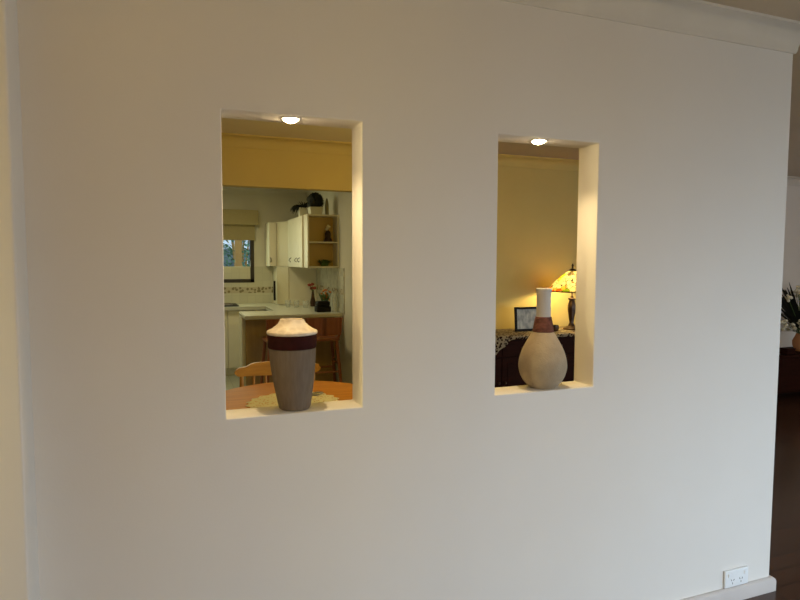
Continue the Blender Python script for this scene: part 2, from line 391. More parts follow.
rwm = holed_wall(MB(), [-4.3, -4.1, -1.9, -1.2, 0.0, FY+.1], [FL-.05, 0.15, 2.15, CE+.05], {(1, 1), (3, 1)}, -.1, 0.0)
bmesh.ops.rotate(rwm.bm, verts=rwm.bm.verts, cent=(0, 0, 0), matrix=Matrix.Rotation(math.pi/2, 3, 'Z'))
bmesh.ops.translate(rwm.bm, verts=rwm.bm.verts, vec=(RW, 0, 0))
struct(rwm, 'wall_right', M['wall'])
struct(MB().box(-4.7, -4.6, -4.2, 0.1, FL-.05, CE+.05), 'wall_left_living', M['wall'])
struct(holed_wall(MB(), [-4.7, -.5, 1.7, RW+.1], [FL-.05, .15, 2.15, CE+.05], {(1, 1)}, -4.3, -4.2), 'wall_rear', M['wall'])

cove = [(0, CE), (0, CE-.088), (.006, CE-.088), (.010, CE-.078)] + [(.010+.066*(1-math.cos(a)), CE-.078+.066*math.sin(a)) for a in [k*math.pi/2/8 for k in range(1, 9)]] + [(.084, CE-.010), (.084, CE)]
part_path = [(-4.6, -.118), (-2.75, -.118), (-2.75, 0), (0, 0), (0, TH), (-3.3, TH)]
struct(sweep(MB(), part_path, cove), 'trim_cornice', M['cove'], 35)
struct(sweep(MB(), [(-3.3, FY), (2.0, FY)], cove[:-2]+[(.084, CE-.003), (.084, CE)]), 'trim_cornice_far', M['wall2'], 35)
struct(sweep(MB(), [(2.0, FY), (RW, FY), (RW, -4.2)], cove), 'trim_cornice_hall', M['cove'], 35)
struct(sweep(MB(), [(-3.6, KY), (KX, KY), (KX, FY+.1)], cove), 'trim_cornice_kitchen', M['kwall'], 35)
skirt = [(0, FL), (.019, FL), (.019, FL+.044), (.016, FL+.054), (.009, FL+.060), (0, FL+.060)]
struct(sweep(MB(), part_path, skirt), 'baseboard_front', M['skirt'], 30)
struct(sweep(MB(), [(KX, FY), (RW, FY), (RW, -4.2)], skirt), 'baseboard_back', M['skirt'], 30)

# splashbacks
struct(MB().box(-3.6, KX-.008, KY-.008, KY, 0.90, 1.385), 'trim_splashback', M['splash'])
struct(MB().box(KX-.008, KX, 4.36, KY-.008, 0.90, 1.385), 'trim_splashback_right', M['splash2'])

# kitchen window
wf = MB()
x0, x1, z0, z1, yy = -2.6, -1.41, 1.175, 2.06, KY-.015
for a in ((x0, x0+.05, z0, z1), (x1-.05, x1, z0, z1), (x0, x1, z0, z0+.045), (x0, x1, z1-.045, z1)):
    wf.box(a[0], a[1], yy, yy+.09, a[2], a[3], 0.003)
win = struct(wf, 'window_1', M['frameblack'])
MB().box(x0+.04, x1-.04, KY+.03, KY+.036, z0+.03, z1-.03).build('pane', M['glass'], win)
# windows outside the frame: the living room's behind the viewer, the far room's in the right wall
wf = MB()
for a in ((-.5, -.44, .15, 2.15), (1.64, 1.7, .15, 2.15), (-.5, 1.7, .15, .21), (-.5, 1.7, 2.09, 2.15), (.57, .63, .15, 2.15)):
    wf.box(a[0], a[1], -4.28, -4.22, a[2], a[3], 0.003)
struct(wf, 'window_2', M['trim'])
wf = MB()
for a in ((-1.2, -1.14, .15, 2.15), (-.06, 0, .15, 2.15), (-1.2, 0, .15, .21), (-1.2, 0, 2.09, 2.15)):
    wf.box(RW+.02, RW+.08, a[0], a[1], a[2], a[3], 0.003)
struct(wf, 'window_3', M['trim'])
wf = MB()
for a in ((-4.1, -4.04, .15, 2.15), (-1.96, -1.9, .15, 2.15), (-4.1, -1.9, .15, .21), (-4.1, -1.9, 2.09, 2.15)):
    wf.box(RW+.02, RW+.08, a[0], a[1], a[2], a[3], 0.003)
struct(wf, 'window_4', M['trim'])

# outside the kitchen window
struct(MB().box(-14, 10, KY+.12, 22, -.2, 0.0), 'ground_outside', M['lawn'])
g = MB()
for i in range(14):
    g.box(-7+i*.75, -7+i*.75+.73, 10.5, 10.54, 0, 1.7, .005)
tag(g.build('garden_fence', M['fence']), 'grey paling fence seen through the kitchen window', 'fence')
def shrub(name, x, y, h, w_, n, label):
    t = thing(name, label, 'shrub', (x, y, 0), group='shrubs outside the kitchen window')
    s = MB()
    for k in range(5):
        a = k*1.26; s.tube([(0, 0, 0), (.10*math.cos(a), .10*math.sin(a), h*.5), (.3*w_*math.cos(a), .3*w_*math.sin(a), h*.85)], [.03, .02, .008], 6)
    s.build('stem', M['post'], t)
    l = MB()
    for k in range(n):
        a, zz = random.uniform(0, 6.283), random.uniform(.15, 1)
        r = w_*math.sqrt(random.random())*math.sin(min(1, zz*1.05)*2.6+.35)
        l.leaf((r*math.cos(a), r*math.sin(a), h*zz), (random.uniform(-1, 1), random.uniform(-1, 1), random.uniform(-.4, .8)), random.uniform(.09, .17), random.uniform(.04, .07))
    l.build('foliage', M['gardenleaf'], t)
shrub('garden_shrub', -1.25, 9.6, 2.7, .75, 1600, 'pale green shrub filling the view outside the window')
shrub('garden_shrub', -3.1, 9.7, 2.2, .55, 600, 'pale green shrub outside the window, well left of the timber post')
tag(MB().box(-1.555, -1.462, 7.25, 7.35, 0, 2.9, .006).build('veranda_post', M['post']), 'orange timber veranda post standing outside the kitchen window', 'post')

# ------------------------------------------------------------------ kitchen
BT = 0.90                                            # worktop height
# worktops: back run, right run and breakfast bar
L = [(-3.6, 5.655), (-1.345, 5.655), (-1.345, 4.98), (-1.74, 4.98), (-1.74, 4.40), (KX-.009, 4.40), (KX-.009, KY-.009), (-3.6, KY-.009)]
wt = MB().prism([(x, y, BT-.038) for x, y in L], (0, 0, .038))
bmesh.ops.bevel(wt.bm, geom=[e for e in wt.bm.edges if abs(e.verts[0].co.z-e.verts[1].co.z) < 1e-5], offset=.006, segments=2, affect='EDGES')
tag(wt.build('kitchen_worktop', M['bench'], smooth=40), 'pale speckled worktop running along the window wall and out as a breakfast bar', 'worktop')
# breakfast bar base
t = thing('breakfast_bar_base', 'cream cabinet base with tan timber panel under the breakfast bar', 'cabinet', (-1.25, 4.85, FL))
bz = BT-.040-FL
MB().box(-.47, .53, -.13, .12, 0.08, bz).build('carcass', M['cab'], t)
MB().box(-.45, .53, -.148, -.130, 0.02, bz).build('front_panel', M['tan'], t)
MB().box(-.49, -.47, -.15, .125, 0, bz, .002).build('end_panel', M['cab'], t)
# base cupboards along the window wall
for k in range(5):
    xa = -3.56+k*.44
    lab = ['cream base cupboard under the window worktop, beside the left kitchen wall', 'cream base cupboard under the window worktop, second from the left kitchen wall',
           'cream base cupboard under the window worktop, third from the left kitchen wall', 'cream base cupboard under the hob, left of the breakfast bar end', 'cream base cupboard at the inner corner behind the breakfast bar'][k]
    t = thing('base_cupboard', lab, 'cupboard', (xa, 5.70, FL), group='base cupboards on the window wall')
    MB().box(.001, .439, .02, .53, .10, bz).build('carcass', M['cab'], t)
    MB().box(.001, .439, .06, .53, 0, .10).build('plinth', M['cab'], t)
    d = MB().box(.003, .437, 0, .019, .105, bz-.012, .003).build('door', M['cab'], t)
    MB().tube([(.40, 0, .62), (.40, -.025, .63), (.40, -.025, .70), (.40, 0, .71)], .005, 8).build('handle', M['steel'], d, 40)
for k in range(2):
    t = thing('base_cupboard', ['cream base cupboard under the right worktop, next to the breakfast bar', 'cream base cupboard under the right worktop, near the window corner'][k], 'cupboard', (-1.30, 5.0+k*.34, FL), group='base cupboards on the right wall')
    MB().box(.02, .585, .001, .339, .10, bz).build('carcass', M['cab'], t)
    MB().box(.06, .585, .001, .339, 0, .10).build('plinth', M['cab'], t)
    d = MB().box(0, .019, .003, .337, .105, bz-.012, .003).build('door', M['cab'], t)
    MB().tube([(0, .05, .62), (-.025, .05, .63), (-.025, .05, .70), (0, .05, .71)], .005, 8).build('handle', M['steel'], d, 40)
# hob
t = thing('hob', 'slim dark hob set in the worktop below the window', 'hob', (-1.95, 5.94, BT+.0005))
MB().box(-.29, .29, -.21, .21, 0, .010, .003).build('hob_plate', M['black'], t)
for i, (a, b) in enumerate(((-.15, -.1), (.15, -.1), (-.15, .1), (.15, .1))):
    MB().lathe([(0, .011), (.07, .011), (.078, .016), (.07, .022), (0, .022)], 24, (a, b, 0)).build('burner', M['bronze'], t, 40)

# wall cupboards along the right wall
CZ0, CZ1, CX = 1.387, 1.966, -1.05
CB = KX-.001
def bow(y, z, d=0.022):
    return MB().tube([(CX-.018, y-.018, z+.028), (CX-.018-d, y-.010, z+.012), (CX-.018-d, y+.006, z-.006), (CX-.018, y+.010, z-.022)], .004, 8)
def wall_cupboard(label, ya, yb, doors):
    t = thing('wall_cupboard', label, 'cupboard', (0, 0, 0), group='wall cupboards in the kitchen')
    MB().box(CX, CB, ya, yb, CZ0, CZ1, .001).build('carcass', M['cab'], t)
    for (da, db, hy) in doors:
        d = MB().box(CX-.018, CX-.001, da+.0015, db-.0015, CZ0+.002, CZ1-.002, .003).build('door', M['cab'], t)
        bow(hy, 1.47).build('handle', M['black'], d, 40)
    return t
wall_cupboard('cream double-door wall cupboard behind the open end shelves', 4.785, 5.36, ((4.785, 5.005, 4.945), (5.005, 5.36, 5.10)))
wall_cupboard('narrow cream single-door wall cupboard next to the diagonal corner cupboard', 5.361, 5.65, ((5.361, 5.65, 5.46),))
# open end shelves
t = thing('open_shelf_unit', 'open cream end shelves of the wall cupboard run, facing the dining side', 'shelf', (0, 0, 0))
ya, yb = 4.575, 4.784
MB().box(CX, CX+.018, ya, yb, CZ0, CZ1, .001).build('side_panel', M['cab'], t)
MB().box(CB-.018, CB, ya, yb, CZ0, CZ1, .001).build('side_panel', M['cab'], t)
MB().box(CX+.018, CB-.018, yb-.012, yb, CZ0+.018, CZ1-.018).build('back_panel', M['cabin'], t)
MB().box(CX+.018, CB-.018, ya, yb, CZ1-.018, CZ1, .001).build('top_board', M['cab'], t)
MB().box(CX+.018, CB-.018, ya, yb, CZ0, CZ0+.018, .001).build('bottom_board', M['cab'], t)
MB().box(CX+.018, CB-.018, ya, yb-.012, 1.658, 1.672, .001).build('shelf_board', M['cab'], t)
# diagonal corner cupboard, down to the bench
t = thing('corner_cupboard', 'beige diagonal corner cupboard reaching down to the worktop', 'cupboard', (0, 0, 0))
cz = BT+.001
out = [(-1.045, 5.652), (-1.165, 5.90), (-1.165, KY-.010), (KX-.010, KY-.010), (KX-.010, 5.652)]
MB().prism([(x, y, cz) for x, y in out], (0, 0, CZ1-.012-cz)).build('carcass', M['cab'], t)
n = Vector((-.248, -.12, 0)).normalized(); a, b = Vector((-1.045, 5.655, 0)), Vector((-1.162, 5.897, 0))
for (za, zb) in ((cz+.01, CZ0-.004), (CZ0+.002, CZ1-.016)):
    a2, b2 = a+(b-a)*.04, a+(b-a)*.96
    MB().prism([(p.x, p.y, z) for p, z in ((a2, za), (b2, za), (b2, zb), (a2, zb))], n*.016).build('door', M['cab2'], t)
# small cupboard on the window wall
t = thing('wall_cupboard', 'slim cream wall cupboard on the window wall beside the window', 'cupboard', (0, 0, 0), group='wall cupboards in the kitchen')
MB().box(-1.262, -1.168, 5.92, KY-.010, 1.392, 1.95, .001).build('carcass', M['cab'], t)
d = MB().box(-1.260, -1.170, 5.902, 5.919, 1.394, 1.948, .003).build('door', M['cab'], t)
MB().tube([(-1.243, 5.902, 1.50), (-1.243, 5.880, 1.485), (-1.243, 5.880, 1.46), (-1.243, 5.902, 1.445)], .005, 8).build('handle', M['black'], d, 40)
# dark rail under it
t = thing('utensil_rail', 'narrow dark upright utensil strip at the corner cupboard edge above the worktop', 'rail', (-1.205, 5.866, 0))
MB().box(-.012, .014, 0, .016, .955, 1.205, .003).build('rail', M['black'], t)
for z in (.98, 1.17): MB().tube([(0, .014, z), (0.015, .026, z)], .006, 8).build('bracket', M['black'], t, 40)

# roller blind
t = thing('roman_blind', 'olive roman blind part lowered over the kitchen window', 'blind', (-2.0, KY, 0))
MB().box(-.66, .637, -.13, -.001, 1.925, 2.115, .008).build('pelmet', M['blind'], t)
MB().box(-.62, .60, -.045, -.033, 1.735, 1.93, .003).build('blind_fabric', M['blind'], t)
MB().tube([(-.62, -.039, 1.735), (.60, -.039, 1.735)], .009, 10).build('hem_bar', M['blind'], t, 40)

# bar stools
def bar_stool(x, y, rz, label):
    t = thing('bar_stool', label, 'stool', (x, y, FL), rz, 'bar stools at the breakfast bar')
    # local: seat centre at origin, back towards -y (the dining side)
    MB().box(-.17, .17, -.16, .17, .60, .635, .012).build('seat', M['redwood'], t, 40)
    rail = MB()
    pts = [(-.18+.36*k/10, -.185+.03*(1-((k-5)/5)**2)*-1) for k in range(11)]
    for (p, q_) in zip(pts[:-1], pts[1:]):
        rail.prism([(p[0], p[1], .665), (q_[0], q_[1], .665), (q_[0], q_[1], .845), (p[0], p[1], .845)], (0, .02, 0))
    bmesh.ops.remove_doubles(rail.bm, verts=rail.bm.verts, dist=1e-4)
    rail.build('backrest', M['redwood'], t, 40)
    for sx in (-1, 1):
        MB().tube([(sx*.15, -.155, .62), (sx*.17, -.18, .70), (sx*.172, -.182, .84)], .015, 8).build('back_post', M['redwood'], t, 40)
    for sx in (-1, 1):
        for sy in (-1, 1):
            MB().tube([(sx*.14, sy*.13, .605), (sx*.19, sy*.18, 0)], [.019, .014], 10).build('leg', M['redwood'], t, 40)
    for sy in (-1, 1):
        MB().tube([(-.165, sy*.155, .28), (.165, sy*.155, .28)], .011, 8).build('foot_rail', M['redwood'], t, 40)
    for sx in (-1, 1):
        MB().tube([(sx*.158, -.148, .36), (sx*.158, .148, .36)], .011, 8).build('foot_rail', M['redwood'], t, 40)
bar_stool(-1.385, 4.33, 0.04, 'red-brown wooden bar stool behind the taupe vase, left of the pair')
bar_stool(-0.975, 4.30, -0.05, 'red-brown wooden bar stool nearest the kitchen side wall')

# things on top of the cupboards
def square_pot(t, w_, h):
    s = MB()
    for z0_, z1_, a, b in ((0, h*.8, w_*.40, w_*.48),):
        v = [s.bm.verts.new((sx*a, sy*a, z0_)) for sx, sy in ((-1, -1), (1, -1), (1, 1), (-1, 1))]
        u = [s.bm.verts.new((sx*b, sy*b, z1_)) for sx, sy in ((-1, -1), (1, -1), (1, 1), (-1, 1))]
        s.bm.faces.new(v[::-1]); s.bm.faces.new(u)
        for k in range(4): s.bm.faces.new((v[k], v[(k+1) % 4], u[(k+1) % 4], u[k]))
    s.box(-w_*.5, w_*.5, -w_*.5, w_*.5, h*.8, h, .003)
    return s.build('pot', M['pot'], t)
t = thing('potted_topiary', 'dark ball topiary in a cream square pot on top of the cupboards', 'plant', (-.93, 4.72, CZ1+.001))
square_pot(t, .145, .085)
MB().tube([(0, 0, .085), (0, 0, .12)], .01, 8).build('stem', M['leafdark'], t)
b = MB().blob((0, 0, .155), .088, 3, jit=.05)
for k in range(420):
    v = Vector((random.gauss(0, 1), random.gauss(0, 1), random.gauss(0, 1))).normalized()
    b.leaf(Vector((0, 0, .155))+v*.083, v+Vector((random.uniform(-.6, .6), random.uniform(-.6, .6), random.uniform(-.6, .6))), .022, .012)
b.build('foliage_ball', M['leafdark'], t)
t = thing('potted_trailing_plant', 'dark drooping plant in a smaller cream pot beside the ball topiary', 'plant', (-.998, 5.02, CZ1+.001))
square_pot(t, .125, .10)
b = MB()
for k in range(70):
    a = random.uniform(0, 6.283); b.leaf((.02*math.cos(a), .02*math.sin(a), .10), (math.cos(a), math.sin(a), random.uniform(.6, 2.2)), random.uniform(.09, .15), .016, random.uniform(.3, 1.1))
for k in range(60):
    a = 3.0+random.uniform(-.8, .8); b.leaf((-.04+random.uniform(-.03, .02), random.uniform(-.05, .05), .125), (math.cos(a), math.sin(a), random.uniform(-.1, .6)), random.uniform(.05, .10), .03, 1.0)
b.build('foliage', M['leafdark'], t)
t = tag(MB().lathe([(0, 0), (.018, 0), (.020, .05), (.021, .11), (.015, .16), (.006, .185), (0, .19)], 16, (0, 0, 0)).build('obelisk_ornament', M['olive'], None, 40, (-.80, 4.72, CZ1+.001)), 'slender olive pointed ornament on top of the cupboards right of the topiary', 'ornament')
# on the open shelves
t = thing('dried_flower_figurine', 'small brown figurine with pale dried flower on the upper open shelf', 'ornament', (-.80, 4.68, 1.673))
MB().lathe([(0, 0), (.045, 0), (.048, .02), (.03, .05), (.035, .09), (.02, .12), (0, .125)], 14).build('base', M['bronze'], t, 40)
b = MB()
for k in range(10): b.blob((random.uniform(-.02, .02), random.uniform(-.03, .01), random.uniform(.12, .19)), .014, 1)
b.build('flower_head', M['petalwhite'], t)
b = MB()
for k in range(16):
    a = random.uniform(0, 6.28); b.leaf((0, 0, .08), (math.cos(a), math.sin(a)*.3, random.uniform(.4, 1.4)), random.uniform(.05, .075), .014, .2)
b.build('twigs', M['bronze'], t)
t = thing('leafy_pot_plant', 'small green leafy plant on the lower open shelf', 'plant', (-.84, 4.68, CZ0+.019))
MB().lathe([(0, 0), (.04, 0), (.05, .035), (.045, .035), (0, .03)], 18).build('pot', M['leaf'], t, 40)
b = MB()
for k in range(60):
    a = random.uniform(0, 6.28); b.leaf((random.uniform(-.05, .05), random.uniform(-.03, .03), .03), (math.cos(a), math.sin(a)*.5, random.uniform(.4, 2)), random.uniform(.05, .09), .02, .4)
b.build('foliage', M['leaf'], t)

# on the breakfast bar
t = thing('bonsai_planter', 'black two-tier planter with orange flowers at the wall end of the breakfast bar', 'planter', (-.868, 4.66, BT+.001))
MB().box(-.080, .080, -.07, .07, 0, .062, .010).build('lower_tier', M['black'], t, 40)
MB().box(-.070, .070, -.06, .06, .063, .118, .018, 3).build('upper_tier', M['black'], t, 40)
b = MB()
for k in range(36):
    a = random.uniform(0, 6.28); b.leaf((random.uniform(-.01, .06), random.uniform(-.03, .03), .117), (.5*math.cos(a), .5*math.sin(a), 1.2), random.uniform(.06, .14), .018, .2)
b.build('foliage', M['leaf'], t)
for k in range(14): MB().blob((random.uniform(-.01, .085), random.uniform(-.04, .03), random.uniform(.13, .24)), .013, 1, jit=.2).build('flower', M['petalorange'], t)
def glass_bottle(x, y, h, r, label):
    t = thing('glass_bottle', label, 'bottle', (x, y, BT+.001), group='glass bottles on the breakfast bar')
    MB().lathe([(0, 0), (r, 0), (r, h*.62), (r*.75, h*.72), (r*.42, h*.80), (r*.42, h*.94), (r*.34, h*.94), (r*.34, h*.79), (r*.68, h*.70), (r*.92, h*.6), (r*.92, .006), (0, .006)], 24).build('body', M['tumbler'], t, 40)
    MB().lathe([(0, h*.93), (r*.32, h*.93), (r*.32, h*.955), (r*.5, h*.96), (r*.52, h), (0, h*1.02)], 20).build('stopper', M['chalk'], t, 40)
glass_bottle(-.765, 4.86, .25, .036, 'clear glass stoppered bottle just behind the black planter')
glass_bottle(-.745, 4.58, .25, .032, 'clear glass stoppered bottle against the side wall, nearest the bar edge')
t = thing('bud_vase', 'slim dark bud vase holding red flowers on the right worktop', 'vase', (-.80, 5.46, BT+.001))
MB().lathe([(0, 0), (.032, 0), (.036, .05), (.020, .12), (.013, .19), (.016, .20), (.010, .20), (.010, .05), (0, .02)], 18).build('body', M['bronze'], t, 40)
s = MB(); b = MB()
for k in range(5):
    p = (random.uniform(-.07, .03), random.uniform(-.05, .05), random.uniform(.21, .28))
    s.tube([(0, 0, .15), (p[0]*.4, p[1]*.4, .21), p], .003, 6); MB().blob(p, .024, 2, (1, 1, .8), .18).build('flower', M['petalred'], t)
s.build('stem', M['leaf'], t)
def tumbler(x, y, label):
    t = tag(MB().lathe([(0, 0), (.026, 0), (.034, .085), (.031, .085), (.024, .006), (0, .006)], 24).build('glass_tumbler', M['tumbler'], None, 40, (x, y, BT+.001)), label, 'glass', 'glasses on the right worktop')
tumbler(-1.12, 5.40, 'clear glass tumbler on the right worktop, nearest the corner cupboard')
tumbler(-1.03, 5.33, 'clear glass tumbler on the right worktop, middle of the row')
tumbler(-.93, 5.27, 'clear glass tumbler on the right worktop, next to the bud vase')
# kitchen ceiling lamp
t = thing('ceiling_lamp', 'oblong white ceiling lamp in the kitchen', 'lamp', (-2.0, 4.7, CE-.001))
MB().box(-.28, .28, -.18, .18, -.05, 0, .01).build('lamp_housing', M['trim'], t)
# globe lamps added out of view as warm fill for the living room
def fill_globe_lamp(x, y, h, e, col, label):
    t = thing('fill_floor_lamp', label, 'lamp', (x, y, FL))
    MB().lathe([(0, 0), (.14, 0), (.14, .02), (.02, .03), (0, .03)], 32).build('base', M['bronze'], t, 40)
    MB().tube([(0, 0, .03), (0, 0, h-.10)], .012, 12).build('pole', M['bronze'], t, 40)
    MB().blob((0, 0, h), .10, 3).build('globe', M['clear'], t, 0)
    pl = bpy.data.lights.new('floor_lamp_fill', 'POINT'); pl.energy = e; pl.color = col; pl.shadow_soft_size = .08
    po = bpy.data.objects.new('floor_lamp_fill', pl); COL.objects.link(po); po.parent = t; po.location = (0, 0, h)
fill_globe_lamp(-1.9, -2.9, 1.46, 24, (1.0, .63, .24), 'added glass globe floor lamp behind the viewer, unseen warm fill')
t = thing('fill_wall_sconce', 'added unseen glass globe wall light warming the left wall', 'fill lamp', (-3.75, -.1185, 1.25))  # added light, out of view, to warm the left wall face
MB().lathe([(0, 0), (.05, 0), (.045, .012), (0, .015)], 28).build('wall_plate', M['bronze'], t, 40).rotation_euler.x = R(90)
MB().tube([(0, -.012, 0), (0, -.09, 0)], .010, 10).build('arm', M['bronze'], t, 40)
MB().blob((0, -.16, 0), .07, 3).build('globe', M['clear'], t, 0)
pl = bpy.data.lights.new('wall_sconce_fill', 'POINT'); pl.energy = 44; pl.color = (1.0, .84, .36); pl.shadow_soft_size = .065
po = bpy.data.objects.new('wall_sconce_fill', pl); COL.objects.link(po); po.parent = t; po.location = (0, -.16, 0)
# pendant added unseen behind the wall to warm the dining side
t = thing('fill_pendant_lamp', 'added amber globe pendant, unseen warm fill for the dining side', 'lamp', (-1.05, 1.45, CE-.001))
MB().lathe([(0, -.02), (.05, -.02), (.055, 0), (0, 0)], 28).build('ceiling_rose', M['bronze'], t, 40)
MB().tube([(0, 0, -.02), (0, 0, -.38)], .004, 8).build('cord', M['bronze'], t, 40)
MB().blob((0, 0, -.46), .085, 3).build('globe', M['clear'], t, 0)
pl = bpy.data.lights.new('pendant_fill', 'POINT'); pl.energy = 18; pl.color = (1.0, .67, .10); pl.shadow_soft_size = .08
po = bpy.data.objects.new('pendant_fill', pl); COL.objects.link(po); po.parent = t; po.location = (0, 0, -.46)

# ------------------------------------------------------------------ dining table and chair
TZ = 0.74
t = thing('dining_table', 'round honey-coloured wooden dining table behind the left opening', 'table', (-1.81, 1.325, FL))
MB().lathe([(0, TZ-FL-.032), (.44, TZ-FL-.032), (.465, TZ-FL-.022), (.475, TZ-FL-.010), (.468, TZ-FL-.002), (.45, TZ-FL), (0, TZ-FL)], 72).build('tabletop', M['table'], t, 35)
MB().lathe([(0, .10), (.07, .10), (.075, .18), (.05, .26), (.065, .38), (.045, .52), (.07, .62), (.16, TZ-FL-.034), (0, TZ-FL-.034)], 28).build('pedestal', M['table'], t, 40)
for k in range(4):
    a = R(45+90*k)
    MB().tube([(.04*math.cos(a), .04*math.sin(a), .16), (.2*math.cos(a), .2*math.sin(a), .11), (.34*math.cos(a), .34*math.sin(a), .028)], [.035, .032, .026], 10).build('foot', M['table'], t, 40)
# lace doily
d = MB(); N = 96; ring = []
for r_, zz in ((0, .0), (.12, .0015), (.19, .002), (1, .0025)):
    row = []
    for k in range(N):
        a = 2*math.pi*k/N; rr = r_ if r_ < 1 else .232+.010*math.cos(a*20)
        row.append(d.bm.verts.new((rr*math.cos(a), rr*math.sin(a), zz)))
    ring.append(row)
for A, B in zip(ring[:-1], ring[1:]):
    for k in range(N): d.bm.faces.new((A[k], A[(k+1) % N], B[(k+1) % N], B[k]))
bmesh.ops.remove_doubles(d.bm, verts=d.bm.verts, dist=1e-4)
tag(d.build('lace_doily', M['lace'], None, None, (-1.84, 1.235, TZ+.001)), 'round cream lace doily spread on the dining table', 'doily')
t = thing('serving_spoon', 'silver serving spoon resting across the lace doily', 'spoon', (-1.74, 1.33, TZ+.006), R(25))
MB().tube([(-.10, 0, .004), (-.03, 0, .012), (.02, 0, .008)], [.005, .004, .005], 8).build('handle', M['steel'], t, 40)
MB().blob((.055, 0, .006), .04, 3, (1, .6, .14)).build('bowl', M['steel'], t, 0)
# chair
t = thing('dining_chair', 'golden pine spindle-back dining chair pulled up behind the round table', 'chair', (-1.79, 2.0, FL))
crest = MB(); K = 40; top, bot = [], []
for k in range(K+1):
    u = -1+2*k/K; x = .272*u
    h = .760 + .022*(0.5-0.5*math.tanh((abs(u)-.66)*14)) - .004*u*u
    lo = .698 - .004*math.cos(u*3.1)
    e = max(0, (abs(u)-.86)/.14)
    mid = (h+lo)/2; half = (h-lo)/2*math.sqrt(max(.02, 1-e*e))
    y = .035*(1-u*u)
    top.append((x, y, mid+half)); bot.append((x, y, mid-half))
vt = [[crest.bm.verts.new((p[0], p[1]+dy, p[2])) for p in L_] for L_, dy in ((top, 0), (bot, 0), (bot, .024), (top, .024))]
for k in range(K):
    for j in range(4):
        A, B = vt[j], vt[(j+1) % 4]; crest.bm.faces.new((A[k], A[k+1], B[k+1], B[k]))
crest.bm.faces.new([v[0] for v in vt]); crest.bm.faces.new([v[-1] for v in vt][::-1])
bmesh.ops.bevel(crest.bm, geom=[e for e in crest.bm.edges if len(e.link_faces) == 2 and e.calc_face_angle() > .9], offset=.005, segments=2, affect='EDGES')
crest.build('crest_rail', M['pine'], t, 40)
for k in range(7):
    u = -.84+1.68*k/6; r_ = .012 if k in (0, 6) else .0075
    MB().tube([(.255*u*.86, .025-.06*(1-u*u)*.2-.01, .425), (.272*u, .035*(1-u*u)+.012, .59), (.272*u, .035*(1-u*u)+.012, .712)], [r_, r_*1.25, r_*.9], 8).build('spindle', M['pine'], t, 40)
seat = MB().prism([(.21*math.cos(a)*(1.05 if math.sin(a) < 0 else 1), -.165+.205*math.sin(a), .40) for a in [2*math.pi*k/32 for k in range(32)]], (0, 0, .032))
seat.build('seat', M['pine'], t, 30)
for sx in (-1, 1):
    for y0_, y1_ in ((-.29, -.32), (-.03, .06)):
        MB().tube([(sx*.14, y0_, .405), (sx*.165, (y0_+y1_)/2, .2), (sx*.19, y1_, 0)], [.016, .021, .013], 10).build('leg', M['pine'], t, 40)
    MB().tube([(sx*.168, -.305, .17), (sx*.168, .02, .17)], .009, 8).build('stretcher', M['pine'], t, 40)

# ------------------------------------------------------------------ sideboard and what stands on it
SX0, SX1, SY0, SY1, SZ = -0.30, 1.30, 2.45, 2.925, 0.850
t = thing('sideboard', 'dark mahogany sideboard against the far wall behind the right opening', 'sideboard', ((SX0+SX1)/2, (SY0+SY1)/2, FL))
hw, hd, hz = (SX1-SX0)/2, (SY1-SY0)/2, SZ-FL
MB().box(-hw, hw, -hd, hd, hz-.028, hz, .006).build('top', M['darkwood'], t, 40)
MB().box(-hw+.02, hw-.02, -hd+.03, hd-.005, .10, hz-.029).build('carcass', M['darkwood'], t)
for k in range(4):
    xa = -hw+.03+k*(2*hw-.06)/4; xb = xa+(2*hw-.06)/4
    d = MB().box(xa+.003, xb-.003, -hd+.012, -hd+.029, hz-.175, hz-.04, .004).build('drawer', M['darkwood'], t)
    MB().blob(((xa+xb)/2, -hd+.004, hz-.107), .012, 2).build('knob', M['bronze'], d, 0)
    d = MB().box(xa+.003, xb-.003, -hd+.012, -hd+.029, .11, hz-.182, .004).box(xa+.05, xb-.05, -hd+.006, -hd+.013, .16, hz-.23, .004).build('door', M['darkwood'], t)
    MB().blob((xb-.03 if k % 2 == 0 else xa+.03, -hd+.004, .42), .012, 2).build('knob', M['bronze'], d, 0)
for sx in (-1, 1):
    for sy in (-1, 1):
        MB().lathe([(0, 0), (.022, 0), (.03, .05), (.024, .10), (0, .10)], 14, (sx*(hw-.05), sy*(hd-.06), 0)).build('leg', M['darkwood'], t, 40)
# lace runner draped over the front edge at its left
rb = MB(); rows = []
def runner_row(x, drop):
    pts = [(x, 2.90, SZ+.003), (x, 2.60, SZ+.0035), (x, 2.448, SZ+.004), (x, 2.440, SZ-.002)]
    n_ = 6
    for k in range(1, n_+1): pts.append((x+.004*math.sin(x*60), 2.437-.004*math.sin(k*1.3+x*40), SZ-.002-drop*k/n_))
    return [rb.bm.verts.new(p) for p in pts]
NX = 56
for k in range(NX+1):
    x = -.22+1.36*k/NX
    c = abs(x-.03)
    drop = .018+.010*abs(math.sin(x*38))
    if c < .16: drop += .13*(1-c/.16)
    rows.append(runner_row(x, drop))
for A, B in zip(rows[:-1], rows[1:]):
    for j in range(len(A)-1): rb.bm.faces.new((A[j], A[j+1], B[j+1], B[j]))
tag(rb.build('lace_runner', M['lace2'], None, 40), 'ecru lace runner on the sideboard with a pointed end hanging in front', 'runner')
